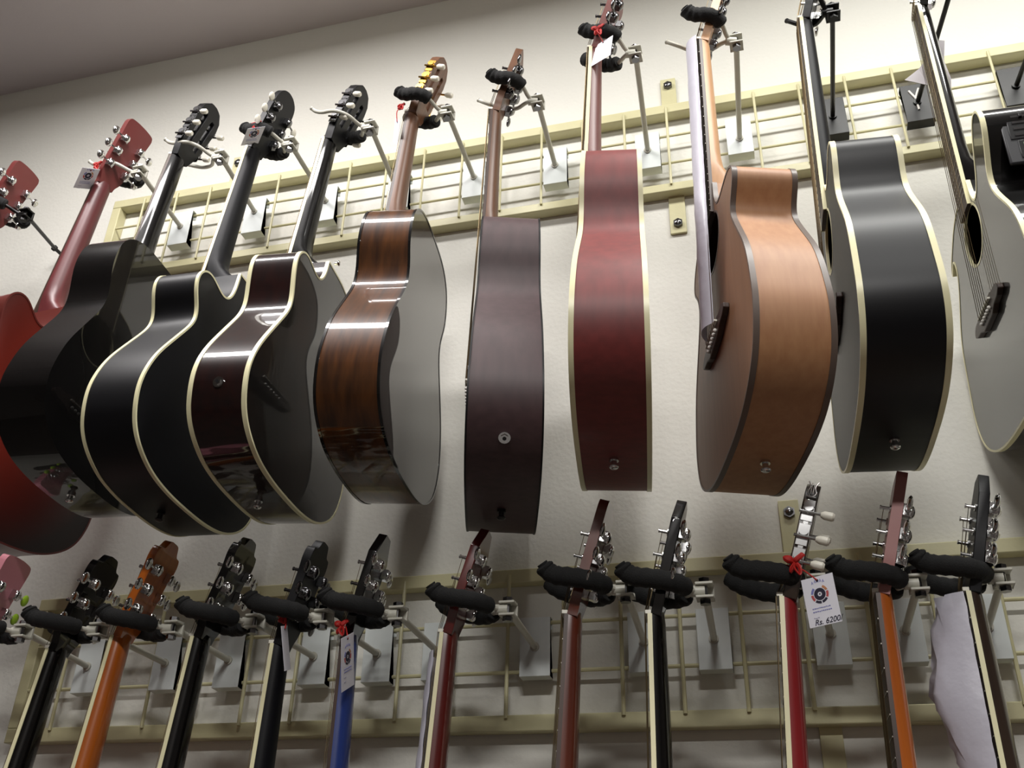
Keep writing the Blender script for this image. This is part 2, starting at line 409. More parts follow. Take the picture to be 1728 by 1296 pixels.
    f_ = MB().loops([[(W_(t) * sx, y, t) for sx, y in ((1, -.0002), (.6, .0004), (-.6, .0004), (-1, -.0002), (-1, -.0062), (1, -.0062))] for t in (0, fe)], closed=True, caps=True).build('fretboard', fb, r, angle=20)
    fs = MB(); sc = Ln / (1 - 2 ** (-14 / 12)) if Ln < .385 else .66
    for k in range(1, 21):
        t = sc * (1 - 2 ** (-k / 12))
        if t < fe - .004: fs.box((0, .0002, t), (2 * W_(t) - .005, .0016, .0018))
    fs.build('fret_set', M_fret, f_)['kind'] = 'stuff'
    if fbind:
        for sx in (1, -1):
            MB().loops([[(sx * (W_(t) + dx), y, t) for dx, y in ((.0012, .0004), (.0012, -.0062), (-.0006, -.0062), (-.0006, .0004))] for t in (0, fe)], closed=True, caps=True).build('fretboard_binding', fbind, f_, smooth=False)
    MB().box((0, -.0005, -.003), (.043, .009, .006)).build('nut', M_ivory, r, bevel=.0008)
    # headstock
    hp = cr([(u, s * hsc) for u, s in HEADS[headshape]], 1 if headshape in ('point', 'crest') else 5)
    hl = [(u, s) for u, s in hp] + [(-u, s) for u, s in reversed(hp[:-1])]
    hth = .0155 if not slotted else .020
    loops = [hl]
    if slotted:
        for sx in (1, -1):
            loops.append([(sx * .0155 + .0065 * x, y) for x, y in ((-1, .045), (1, .045), (1, .140), (.6, .146), (-.6, .146), (-1, .140))])
    hd_ = plate_with_holes('headstock', loops, lambda u, s: Hm(u, s, 0), lambda u, s: Hm(u, s, hth), headm, r, bevel=.0012)
    if headcap:
        l2 = [[(u * .985, s * .995 + .001) for u, s in loops[0]]] + loops[1:]
        plate_with_holes('head_veneer', l2, lambda u, s: Hm(u, s, -.0012), lambda u, s: Hm(u, s, .0004), headcap, hd_)
    ssp = [.052, .090, .128]
    key = (hw.name, button.name, slotted)
    T = lambda a, s: HEADM @ Matrix.Translation((a, 0, s * hsc))
    if slotted:
        for sx in (1, -1):
            edge = .0372 * sx
            pl = MB()
            for s in ssp: pl.box((edge + sx * .0012, -.010, s * hsc), (.002, .0165, .034))
            pl.box((edge + sx * .0008, -.010, .090 * hsc), (.0012, .008, .112))
            pl.v = [tuple(HEADM @ Vector(v)) for v in pl.v]
            tp_ = pl.build('tuner_plate', hw, r, bevel=.0006)
            if lyre:
                ly = MB(); x_ = edge + sx * .0015
                for yy in (-1, 1):
                    ly.tube(cr([(x_, -.010 + yy * .0015, .150), (x_, -.010 + yy * .0062, .156), (x_, -.010 + yy * .0035, .165), (x_, -.010 + yy * .0068, .174)], 5), .0010, 6)
                    ly.tube([(x_, -.010 + yy * .0016, .154), (x_, -.010 + yy * .0016, .172)], .0006, 6)
                ly.tube([(x_, -.0165, .150), (x_, -.0035, .150)], .0012, 6)
                ly.v = [tuple(HEADM @ Vector(v)) for v in ly.v]; ly.build('lyre_ornament', hw, tp_)
            for s in ssp:
                t_ = MB().tube([(edge - sx * .034, -.010, 0), (edge, -.010, 0)], .0042, 10).tube([(edge + sx * .002, -.010, .004), (edge + sx * .007, -.010, .004)], .0068, 14).tube([(edge + sx * .005, .002, -.004), (edge + sx * .005, -.030, -.004)], .0022, 8)
                o = t_.build('tuner', hw, r); o.matrix_local = T(0, s)
                b_ = MB().tube([(edge + sx * .005, -.028, -.004), (edge + sx * .005, -.033, -.004), (edge + sx * .005, -.044, -.004), (edge + sx * .005, -.047, -.004)], [.0035, .0062, .0066, .0045], 12)
                b_.build('tuner_button', button, o)
    else:
        for sx in (1, -1):
            for s in ssp:
                kk = key + (sx,)
                if kk not in _cache:
                    tb = MB().box((0, -hth - .006, 0), (.015, .012, .019)).ball((0, -hth - .012, 0), (.0085, .006, .0105), 12, 6).tube([(sx * .004, -hth - .007, 0), (sx * .026, -hth - .007, 0)], .0023, 8).tube([(sx * .006, -hth - .007, 0), (sx * .011, -hth - .007, 0)], .0045, 10)
                    o = tb.build('tuner', hw, r, bevel=.0012); o.matrix_local = T(sx * .0255, s)
                    MB().ball((sx * .0315, -hth - .007, 0), (.0095, .0042, .0112), 14, 8).build('tuner_button', button, o)
                    MB().tube([(-sx * .002, -.002, 0), (-sx * .002, .0135, 0)], [.0032, .0026], 10).tube([(-sx * .002, -.001, 0), (-sx * .002, .0022, 0)], .0058, 12).tube([(-sx * .002, .0135, 0), (-sx * .002, .0155, 0)], .0034, 10).build('tuner_post', hw, o)
                    _cache[kk] = o
                else:
                    dup(_cache[kk], r, T(sx * .0255, s))
    # bridge
    bz = bridge_t
    bw, bh = .085, .016
    if pins: bl = [(-bw, -.004), (-.072, -.012), (-.045, -.013), (-.038, -bh), (.038, -bh), (.045, -.013), (.072, -.012), (bw, -.004), (bw, .004), (.072, .010), (.05, .012), (.03, bh + .004), (-.03, bh + .004), (-.05, .012), (-.072, .010), (-bw, .004)]
    else: bl = [(-.09, -.013), (.09, -.013), (.09, .013), (-.09, .013)]
    br = MB().loops([[(u, y, bz + v) for u, v in bl] for y in (-.0062, .0035)], closed=True, caps=True).build('bridge', M_rose, r, bevel=.0015, smooth=False)
    MB().box((0, .005, bz - .006), (.075, .006, .003)).build('saddle', M_ivory, br)
    if pins:
        p0 = None
        for k in range(6):
            o = MB().ball((0, .0055, 0), (.0034, .0034, .0034), 10, 6).build('bridge_pin', M_white, br) if p0 is None else dup(p0, br)
            p0 = p0 or o; o.location = ((k - 2.5) * .0112, 0, bz + .007)
    if strings:
        for k in range(6):
            sx = (k - 2.5) / 2.5; side = 1 if k >= 3 else -1; idx = [0, 1, 2, 2, 1, 0][k]
            pa = T(side * (.0235 if not slotted else .0155), ssp[idx]) @ Vector((0, .010 if not slotted else -.006, 0))
            MB().tube([pa, (sx * .0175, .0045, -.003), (sx * .0275, .0085, bz - .006), (sx * .028, .0035, bz + .006)], .00055, 5).build('string', M_string, r)
    # end pin, jack
    ym = -.006 - dp * .5
    if endpin:
        m_ = M_chrome if endpin == 'chrome' else M_blackplastic
        MB().tube([(0, ym, Ln + Lb - .002), (0, ym, Ln + Lb + .004)], .0075, 14).tube([(0, ym, Ln + Lb), (0, ym, Ln + Lb + .014)], [.005, .0042], 12).ball((0, ym, Ln + Lb + .014), (.0075, .0075, .0035)).build('end_pin', m_, r)
    if jack is not None:
        i = min(range(len(near)), key=lambda i: abs(near[i][1] / Lb - jack) + (10 if near[i][0] < .1 else 0))
        u, v = near[i]; nx, nz = nor[i]
        p = Vector((u, ym, Ln + v)); d = Vector((nx, 0, nz))
        j = MB().tube([p - d * .002, p + d * .003], .0095, 16).tube([p + d * .002, p + d * .006], .0062, 6).build('output_jack', M_chrome, r)
        MB().tube([p + d * .0058, p + d * .0063], .0032, 10).build('socket_hole', M_blackplastic, j)
    if preamp:
        i = min(range(len(near)), key=lambda i: abs(near[i][1] / Lb - preamp) + (10 if near[i][0] < q[10] * .9 else 0))
        u, v = near[i]; d = Vector((1, 0, 0)); up = Vector((0, 0, -1)); sd = Vector((0, -1, 0))
        c = Vector((u + .0025, -.006 - dp * .56, Ln + v))
        X = Matrix((sd, up, d)).transposed()          # panel axes: width, up, out
        t0 = math.atan2(nor[i][1], nor[i][0]) * 0
        def pm(mb, n, m, par, **k):
            mb.v = [tuple(c + X @ Vector(p)) for p in mb.v]; return mb.build(n, m, par, **k)
        p_ = pm(MB().box((0, 0, .002), (.070, .105, .007)), 'preamp', M_panel, r, bevel=.004)
        pm(MB().box((.002, .020, .0058), (.054, .052, .002)), 'slider_panel', M_blackplastic, p_, bevel=.0008)
        for k in range(4):
            pm(MB().box((.004, .038 - k * .012, .0072), (.044, .0045, .0012)), 'slider_slot', M_dchrome, p_)
            pm(MB().box((.004 + (-.008, .006, 0, .01)[k], .038 - k * .012, .0088), (.005, .007, .005)), 'slider_knob', M_blackplastic, p_, bevel=.0006)
        pm(MB().box((.004, -.026, .0058), (.040, .034, .002)), 'display_bezel', M_blackplastic, p_, bevel=.0008)
        pm(MB().box((.004, -.026, .0070), (.026, .024, .001)), 'display_screen', M_lcd, p_)
    return r

# finishes -----------------------------------------------------------------
gloss_black = mat('gloss_black_lacquer', (9, 8, 8), .3, spec=.1, coat=1, coat_rough=.015)
satin_black = mat('satin_black_lacquer', (8, 8, 12), .44, spec=.32)
gloss_darkburst = mat('dark_burst_lacquer', (24, 13, 13), .3, spec=.1, coat=1, coat_rough=.04, col2=(34, 15, 13), nscale=GR)
gloss_brown = mat('brown_burst_lacquer', (86, 50, 20), .35, spec=.15, coat=.8, coat_rough=.05, col2=(52, 29, 13), nscale=(14, 60, 10))
gloss_brown_back = mat('brown_back_lacquer', (30, 16, 10), .3, spec=.1, coat=1, coat_rough=.012, col2=(30, 15, 10), nscale=GR)
satin_umber = mat('satin_umber', (72, 52, 54), .52, col2=(62, 44, 46), nscale=GR, spec=.5)
satin_red = mat('satin_maroon', (118, 46, 44), .5, col2=(104, 40, 38), nscale=GR)
satin_maho = mat('satin_mahogany', (170, 124, 86), .52, col2=(160, 112, 76), nscale=(90, 90, 6), spec=.5)
satin_maho_top = mat('satin_mahogany_top', (128, 92, 66), .45, col2=(118, 84, 60), nscale=GR)
edge_brown = mat('grey_brown_edge', (92, 78, 70), .4)
red_burst_shaded = mat('red_burst_shaded_satin', (108, 28, 15), .42, burst=((24, 6, 5), .60, .34, .24))  # dark edge: burst finish plus painted-in shade from the neighbouring guitar
red_horn = mat('red_satin', (92, 34, 28), .4, coat=.3, coat_rough=.15)
neck_maroon = mat('neck_maroon', (96, 40, 42), .38, col2=(84, 34, 36), nscale=GR)
neck_walnut = mat('neck_walnut', (112, 76, 54), .4, col2=(92, 62, 44), nscale=GR)
neck_maho = mat('neck_mahogany', (112, 66, 62), .4, col2=(98, 56, 52), nscale=GR)
neck_tan = mat('neck_tan', (206, 160, 118), .42, col2=(190, 144, 104), nscale=GR)
neck_amber = mat('neck_amber_gloss', (176, 92, 24), .3, coat=1, coat_rough=.03, col2=(160, 80, 20), nscale=GR)
neck_dkred = mat('dark_red_gloss', (92, 22, 18), .3, coat=1, coat_rough=.03, col2=(78, 18, 15), nscale=GR)
neck_brown = mat('brown_red_gloss', (100, 46, 30), .3, coat=1, coat_rough=.03, col2=(84, 36, 24), nscale=GR)
neck_cherry = mat('cherry_red', (132, 26, 30), .35, coat=.5, coat_rough=.1)
blue_gloss = mat('blue_gloss', (26, 50, 116), .3, coat=1, coat_rough=.03)
pink_gloss = mat('pink_gloss', (214, 140, 152), .3, coat=1, coat_rough=.05)
neck_dkbrown = mat('dark_brown_gloss', (52, 38, 28), .3, coat=1, coat_rough=.04, col2=(44, 31, 23), nscale=GR)
gloss_black_neck = mat('gloss_black_neck', (9, 8, 8), .4, spec=.1, coat=.35, coat_rough=.06)
satin_black_neck = mat('satin_black_neck', (12, 12, 16), .5, spec=.18)
pink_head = mat('rose_brown_satin', (150, 96, 92), .4)
maroon_light = mat('maroon_head', (110, 48, 46), .4)

G = {
    'G0': ([-0.7432, -0.2221, 1.5413, -0.1555, -0.0676, 0.0622, 0.2146, 0.5439, 0.3685, 0.1071, 0.155, 0.133, 0.38, 0.17, 0.1, 0.19], [-0.6597, -0.01, 1.5689], [-0.6508, -0.212, 1.5796], 1),
    'G1': ([-0.5468, -0.2263, 1.5816, 0.0312, -0.0265, 0.0972, 0.2064, 0.5415, 0.3587, 0.1012, 0.1565, 0.1374, 0.3765, 0.1698, 0.1, 0.19], [-0.4482, -0.01, 1.5775], [-0.4369, -0.204, 1.5879], 0),
    'G2': ([-0.3394, -0.2296, 1.5551, -0.0038, -0.0345, 0.0879, 0.2114, 0.5484, 0.3765, 0.1075, 0.1514, 0.1197, 0.3841, 0.17, 0.173, 0.2073], [-0.2509, -0.01, 1.5737], [-0.2464, -0.216, 1.5761], 1),
    'G3': ([-0.15, -0.2231, 1.545, 0.0464, -0.0522, 0.0739, 0.2186, 0.5427, 0.3518, 0.1074, 0.1518, 0.1322, 0.4016, 0.17, 0.1459, 0.1749], [-0.0576, -0.01, 1.5638], [-0.0425, -0.226, 1.5716], 1),
    'G4': ([0.0484, -0.2258, 1.5783, 0.1012, -0.0539, 0.0316, 0.2117, 0.548, 0.3479, 0.1145, 0.1471, 0.1242, 0.3682, 0.1794, 0.1, 0.19], [0.1359, -0.01, 1.571], [0.1405, -0.226, 1.5737], 0),
    'G5': ([0.2446, -0.2378, 1.5269, 0.2865, -0.0167, 0.0472, 0.2161, 0.5515, 0.3711, 0.1201, 0.156, 0.1381, 0.3529, 0.171, 0.1, 0.19], [0.3355, -0.01, 1.5661], [0.3433, -0.216, 1.5668], 0),
    'G6': ([0.4807, -0.3291, 1.5515, 0.1414, -0.0404, 0.0529, 0.2325, 0.5493, 0.3735, 0.1134, 0.1558, 0.1329, 0.3686, 0.1708, 0.1, 0.19], [0.5528, -0.01, 1.5648], [0.5693, -0.3, 1.5649], 0),
    'G7': ([0.693, -0.3197, 1.5266, 0.2737, -0.0416, 0.0735, 0.2175, 0.5529, 0.3746, 0.1113, 0.1704, 0.1302, 0.3416, 0.1701, 0.184, 0.1796], [0.7582, -0.01, 1.5551], [0.7692, -0.292, 1.5535], 1),
    'G8': ([0.8892, -0.3151, 1.537, 0.0437, -0.0372, 0.0166, 0.2353, 0.4917, 0.4023, 0.1149, 0.1688, 0.151, 0.2929, 0.17, 0.0665, 0.1144], [0.9606, -0.01, 1.5495], [0.9528, -0.322, 1.5514], 1),
    'G9': ([1.113, -0.2527, 1.5813, 0.0491, 0.0063, -0.0566, 0.2299, 0.4773, 0.404, 0.111, 0.1718, 0.1324, 0.2354, 0.1764, -0.0672, 0.19], [1.17, -0.01, 1.5558], [1.1616, -0.318, 1.5603], 1),
}
L = {
    'L0': ([-0.7409, -0.229, 0.4221, 0.1148, -0.0206, 0.0378], [-0.629, -0.01, 0.443], [-0.629, -0.213, 0.461]),
    'L1': ([-0.5393, -0.226, 0.416, 0.1039, -0.0401, 0.0674], [-0.451, -0.01, 0.443], [-0.45, -0.232, 0.45]),
    'L2': ([-0.4126, -0.2236, 0.4349, 0.1112, -0.0332, 0.0519], [-0.311, -0.01, 0.443], [-0.308, -0.216, 0.451]),
    'L3': ([-0.2328, -0.2522, 0.4175, 0.119, -0.0338, 0.0511], [-0.131, -0.01, 0.443], [-0.131, -0.246, 0.445]),
    'L4': ([-0.086, -0.2447, 0.4011, 0.1304, -0.002, 0.0308], [-0.002, -0.01, 0.443], [-0.003, -0.248, 0.446]),
    'L5': ([0.0253, -0.2206, 0.4137, 0.1453, 0.0196, 0.0279], [0.116, -0.01, 0.443], [0.119, -0.223, 0.452]),
    'L6': ([0.2018, -0.2262, 0.4108, 0.1091, -0.0361, 0.0515], [0.301, -0.01, 0.443], [0.308, -0.22, 0.451]),
    'L7': ([0.4199, -0.2939, 0.4103, 0.0909, -0.0483, 0.0512], [0.497, -0.01, 0.443], [0.51, -0.288, 0.451]),
    'L8': ([0.5444, -0.2991, 0.4024, 0.0967, -0.0147, 0.0455], [0.617, -0.01, 0.443], [0.628, -0.293, 0.44]),
    'L9': ([0.7317, -0.3105, 0.4145, 0.0469, -0.0642, 0.0361], [0.809, -0.01, 0.443], [0.786, -0.297, 0.441]),
    'L10': ([0.8626, -0.2667, 0.4262, 0.0459, -0.0419, 0.0348], [0.926, -0.01, 0.443], [0.927, -0.251, 0.447]),
    'L11': ([0.9846, -0.2412, 0.4283, 0.0405, -0.0224, 0.0431], [1.051, -0.01, 0.443], [1.044, -0.225, 0.456]),
}
# ------------------------------------------------------------------ upper row
def up(k, label, *a, **kw):
    q, foot, bolt, cut = G[k]; return guitar(q, cut, 'acoustic_guitar', label, *a, **kw)
up('G0', 'red sunburst cutaway guitar with shade-darkened edges, maroon neck, at far left of the upper row', red_horn, red_burst_shaded, red_burst_shaded, neck_maroon, maroon_light,
   headshape='square', bind=red_horn, bindw=.003, heelcap=M_white, endpin='black')
up('G1', 'all-black glossy guitar without edge binding, slotted head with ivory pegs, upper row', gloss_black, gloss_black, gloss_black, gloss_black_neck, satin_black,
   headshape='crest', slotted=True, hw=M_dchrome, button=M_ivory, endpin='chrome')
up('G2', 'matte black cutaway guitar with thin cream binding and rounded head, upper row left', satin_black, satin_black, satin_black, satin_black_neck, satin_black,
   bind=M_cream, bindw=.0055, headshape='round', hw=M_dchrome, button=M_ivory, heelcap=M_cream, fbind=M_cream, endpin='black')
up('G3', 'glossy dark burst cutaway guitar with wide yellow-cream binding and black slotted head', gloss_darkburst, gloss_black, gloss_black, gloss_black_neck, satin_black,
   bind=M_cream, bindw=.007, headshape='crest', slotted=True, hw=M_dchrome, button=M_ivory, heelcap=M_cream, fbind=M_cream, jack=.80, heelbutton=True, endpin='chrome')
up('G4', 'glossy amber-brown burst guitar with gold slotted-head tuners and brown neck', gloss_brown, gloss_brown_back, gloss_brown, neck_walnut, neck_walnut,
   bind=gloss_black, bindw=.004, headshape='crest', slotted=True, hw=M_gold, button=M_ivory, endpin=None, fb=M_rose)
up('G5', 'satin dark umber guitar seen side on with walnut neck and chrome jack on its side', satin_umber, satin_umber, satin_umber, neck_walnut, neck_walnut,
   bind=satin_black, bindw=.002, headshape='square', hw=M_dchrome, jack=.925, endpin='black', bridge_t=.70)
up('G6', 'satin maroon guitar seen side on with cream binding on both edges', satin_red, satin_red, satin_red, neck_maho, neck_maho,
   bind=M_cream, bindw=.0068, headshape='square', hw=M_dchrome, fbind=M_cream, endpin='chrome')
up('G7', 'satin natural mahogany cutaway guitar with tan neck and brown-grey edges', satin_maho, satin_maho, satin_maho_top, neck_tan, neck_tan,
   bind=edge_brown, bindw=.0075, headshape='square', hw=M_dchrome, heelbutton=True, endpin='chrome', bridge_t=.71)
up('G8', 'matte black guitar with broad cream binding, right of the natural mahogany guitar', satin_black, satin_black, satin_black, satin_black_neck, satin_black,
   bind=M_cream, bindw=.0072, headshape='point', fbind=M_cream, endpin='chrome', bridge_t=.69)
up('G9', 'glossy black guitar with preamp panel in its side, far right of upper row', gloss_black, gloss_black, gloss_black, gloss_black, gloss_black,
   bind=M_cream, bindw=.007, headshape='point', fbind=M_cream, preamp=.10, endpin='chrome', bridge_t=.675)
# the guitar at the very left edge of the upper row
qa = [-1.055, -.225, 1.475, -.05, -.05, .06, .2146, .5439, .3685, .1071, .155, .133, .38, .17, .1, .19]
guitar(qa, 0, 'acoustic_guitar', 'red-headed guitar at the left edge with only its head in view', red_horn, red_burst_shaded, red_burst_shaded, neck_cherry, maroon_light, bind=red_horn, bindw=.003, headshape='square', endpin='black')

HU = {'G0': ('wire', 'foam', 'beside the far left red guitar'), 'G1': ('wire', 'wire', 'holding the all-black slotted-head guitar'),
      'G2': ('foam', 'foam', 'holding the matte black round-headed guitar'), 'G3': ('wire', 'foam', 'holding the dark burst guitar with yellow binding'),
      'G4': ('foam', 'foam', 'holding the guitar with gold tuners'), 'G5': ('foam', 'wire', 'holding the dark umber guitar'),
      'G6': ('foam', 'foam', 'holding the maroon guitar'), 'G7': ('foam', 'wire', 'holding the natural mahogany guitar')}
for k, (nr, fr, w) in HU.items():
    q, foot, bolt, cut = G[k]
    d = {'wire': 'bare', 'foam': 'foam-covered'}
    hanger(foot, bolt, q[3], 'grey hanger, %s front prong, %s rear prong, %s' % (d[nr], d[fr], w), nr, fr, zb=1.617)
q, foot, bolt, cut = G['G8']; hanger((.9606, -.01, 1.575), bolt, q[3], 'black hanger arm and plate holding the matte black guitar at upper right', 'wire', 'wire', usc=.75, black=True, zb=1.628)
q, foot, bolt, cut = G['G9']; hb = hanger((1.135, -.01, 1.575), (1.18, -.30, 1.60), q[3], 'black hanger with a white mark on its plate, behind the preamp guitar neck', 'foam', 'wire', black=True, zb=1.628)
mk = MB(); F_ = Vector((1.135, -.012, 1.575 + Z0))
for a, b in (((-.012, .035), (-.002, .012)), ((.008, .038), (-.002, .012)), ((-.002, .012), (.000, -.022))):
    d = Vector((b[0] - a[0], 0, b[1] - a[1])); pth = [Vector((a[0], -.0015, a[1])), Vector((b[0], -.0015, b[1]))]
    mk.tube(pth, .0022, 6)
mk.build('white_mark', M_white, hb)
hanger((1.33, -.01, 1.575), (1.37, -.30, 1.60), .1, 'dark framed hanger plate at the right edge above the preamp guitar', black=True, zb=1.628)
hanger((-1.04, -.01, 1.565), (-.957, -.21, 1.508), -.05, 'black hanger screwed to the bare wall left of the upper grid', black=True, plate=False)

# ------------------------------------------------------------------ lower row
def low(k, label, *a, **kw):
    q, foot, bolt = L[k]; return guitar(q, kw.pop('cut', 1), 'acoustic_guitar', label, *a, **kw)
low('L0', 'pink guitar with lime green tuner knobs at lower left edge', pink_gloss, pink_gloss, pink_gloss, pink_gloss, pink_gloss, headshape='square', hw=M_chrome, button=M_green)
low('L1', 'glossy black guitar beside the pink one, first black neck of the lower row', gloss_black, gloss_black, gloss_black, gloss_black, gloss_black, bind=M_cream, headshape='wave', fbind=M_cream)
low('L2', 'orange amber guitar with chrome tuners between two black guitars', neck_amber, neck_amber, neck_amber, neck_amber, neck_amber, bind=M_cream, headshape='wave', fbind=M_cream)
low('L3', 'glossy black guitar just right of the orange amber guitar', gloss_black, gloss_black, gloss_black, gloss_black, gloss_black, bind=M_cream, headshape='wave', fbind=M_cream)
low('L4', 'matte charcoal guitar with notched head, left of the blue guitar', satin_black, satin_black, satin_black, satin_black_neck, satin_black, bind=M_cream, headshape='wave', hw=M_dchrome, fbind=M_cream)
low('L5', 'blue guitar with glossy black head and white tag', blue_gloss, blue_gloss, blue_gloss, blue_gloss, gloss_black, bind=satin_black, headshape='point')
low('L6', 'dark red guitar with pointed head and cream fretboard edge, right of the blue one', neck_dkred, neck_dkred, neck_dkred, neck_dkred, neck_dkred, bind=M_cream, headshape='point', fbind=M_cream)
low('L7', 'brown-red glossy guitar hung under the satin maroon guitar', neck_brown, neck_brown, neck_brown, neck_brown, neck_brown, bind=M_cream, headshape='square')
low('L8', 'glossy black guitar with angular head, right of the brown-red guitar', gloss_black, gloss_black, gloss_black, gloss_black, gloss_black, bind=M_cream, headshape='point', fbind=M_cream)
low('L9', 'cherry red classical guitar with mirror tuner plates and white pegs', neck_cherry, neck_cherry, neck_cherry, neck_cherry, neck_dkbrown, cut=0, bind=M_cream, headshape='crest', slotted=True, button=M_ivory, lyre=True, pins=False, fbind=M_cream)
low('L10', 'amber-necked guitar with rose-brown head and dark fretboard, second from right below', neck_amber, neck_amber, neck_amber, neck_amber, pink_head, headshape='square', bind=M_cream)
low('L11', 'dark brown glossy guitar with cream fretboard edge at the lower right end', neck_dkbrown, neck_dkbrown, neck_dkbrown, neck_dkbrown, satin_black, headshape='point', bind=M_cream, fbind=M_cream)
HL = {'L0': 'pink', 'L1': 'glossy black one beside the pink', 'L2': 'orange amber', 'L3': 'glossy black one right of the orange', 'L4': 'matte charcoal', 'L5': 'blue', 'L6': 'dark red',
      'L7': 'brown-red', 'L8': 'angular-headed black', 'L9': 'cherry red classical', 'L10': 'amber-necked rose-headed', 'L11': 'dark brown'}
for k, w in HL.items():
    q, foot, bolt = L[k]
    hanger(foot, bolt, q[3], 'grey hanger with black foam prongs, lower %s guitar' % w, zb=.496, long=True)

# ------------------------------------------------------------------ tags
def price_tag(c, xdir, ydir, w, h, label, tie=None, printed=True, price=None):
    X = Vector(xdir).normalized(); Y = Vector(ydir); Y = (Y - X * Y.dot(X)).normalized(); N = X.cross(Y)
    c = Vector(c) + Vector((0, 0, Z0)); M = Matrix(((X.x, Y.x, N.x, c.x), (X.y, Y.y, N.y, c.y), (X.z, Y.z, N.z, c.z), (0, 0, 0, 1)))
    r = empty('price_tag', M); tag(r, label, 'price tag')
    MB().box((0, 0, 0), (w, h, .0004)).build('card', M_paper, r, smooth=False)
    z = .0005
    k = w / .042
    if printed:
        def ring(r0, r1, a0, a1, m, n, cx=0, cy=.008):
            mb = MB(); nn = max(4, int((a1 - a0) * 8)); A = [a0 + (a1 - a0) * i / nn for i in range(nn + 1)]
            mb.loops([[(cx + q_ * k * cos(a), cy * k + q_ * k * sin(a), zz) for a in A] for q_, zz in ((r0, z), (r1, z), (r1, z - .0003), (r0, z - .0003), (r0, z))], closed=False)
            return mb.build(n, m, r, smooth=False)
        ring(.0028, .0075, 0, 2 * pi, M_ink, 'logo_disc')
        ring(.0002, .0010, 0, 2 * pi, M_ink, 'logo_dot')
        for i, m in enumerate((M_ink_blue, M_ink_red, M_ink, M_ink, M_ink_red, M_ink_orange)):
            ring(.0085, .0115, math.radians(130 + i * 50), math.radians(172 + i * 50), m, 'logo_segment')
        mb = MB()
        for i in range(5):
            x = (i - 2) * .0036 * k
            mb.loops([[(x + dx * k, .0235 * k + dy * k + (.0012 * k if i in (1, 2, 3) else 0), zz) for dx, dy in ((-.0014, -.002), (0, .002), (.0014, -.002), (.0006, -.002), (0, .0002), (-.0006, -.002))] for zz in (z - .0003, z)], closed=True, caps=True)
        mb.build('lettering', M_ink_blue, r, smooth=False)
        for j, (yy, x0, x1) in enumerate(((-.0085, -.013, .011), (-.0125, -.013, .012), (-.020, -.013, -.006), (-.0265, -.013, -.008))):
            mb = MB(); x = x0
            while x < x1:
                l = random.uniform(.001, .0022); mb.box(((x + l / 2) * k, yy * k + random.uniform(-.0003, .0003), z), (l * k, .0011 * k, .0003)); x += l + .0007
            mb.build('print_line', M_ink_faint if j > 1 else M_ink_blue, r, smooth=False)
    if price:
        cu = bpy.data.curves.new('price', 'FONT'); cu.body = price; cu.size = .0095 * k; cu.align_x = 'CENTER'; cu.extrude = .0001; cu.offset = .0001; cu.shear = .3
        to = bpy.data.objects.new('handwritten_price', cu); COL.objects.link(to); bpy.context.view_layer.update()
        me = bpy.data.meshes.new_from_object(to); bpy.data.objects.remove(to)
        me.materials.clear(); me.materials.append(M_ink)
        to = bpy.data.objects.new('handwritten_price', me); COL.objects.link(to); to.parent = r; to.location = (.004 * k, -.0285 * k, z)
    if tie:
        Mi = M.inverted(); pts = [Mi @ (Vector(p) + Vector((0, 0, Z0))) for p in tie]
        MB().tube(cr([tuple(p) for p in pts] + [(0, h / 2 - .005, .001)], 4), .0011, 6).build('tie_string', M_red_tie, r)
        MB().tube([(0, h / 2 - .0055, -.0006), (0, h / 2 - .0055, .0009)], .0018, 10).build('eyelet', M_ink, r)
    return r
CR, CU = Vector((.96494, .26136, .02397)), Vector((.1076, -.4772, .8722))
price_tag((-.741, -.271, 1.527), (.335, .807, .487), (.72, -.552, .42), .046, .059, 'white price tag with round logo tied to the far left maroon neck', tie=[(-.735, -.262, 1.575), (-.728, -.262, 1.56)])
price_tag((-.308, -.275, 1.560), (.536, .606, .588), (.685, -.719, .117), .046, .055, 'white price tag with round logo on the matte black round-headed guitar', tie=[(-.31, -.268, 1.60), (-.302, -.27, 1.59)])
price_tag((.034, -.25, 1.519), (.482, -.459, -.746), (.341, -.686, .643), .046, .052, 'pale tag seen nearly edge-on beside the neck of the gold-tuner guitar', tie=[(.05, -.262, 1.575), (.04, -.27, 1.56)], printed=False)
price_tag((.511, -.359, 1.524), (.907, -.421, .004), (.073, .166, .983), .046, .067, 'blank white tag hanging over the neck of the maroon guitar', tie=[(.495, -.36, 1.585), (.505, -.36, 1.57)], printed=False)
price_tag((.786, -.369, .395), (.891, -.452, .047), (-.063, -.02, .998), .046, .066, 'large price tag with handwritten price on the cherry red classical guitar', tie=[(.745, -.345, .455), (.765, -.355, .445)], price='Rs. 6200/')
price_tag((.060, -.270, .365), (.031, .887, .461), (.09, -.462, .883), .046, .084, 'white price tag turned sideways on the blue guitar', tie=[(.045, -.262, .425), (.050, -.268, .42)])
price_tag((-.046, -.281, .389), (-.265, .921, .284), (-.075, -.314, .947), .046, .070, 'white tag seen edge-on with red string on the matte charcoal guitar', tie=[(-.055, -.285, .44), (-.05, -.285, .435)], printed=False)
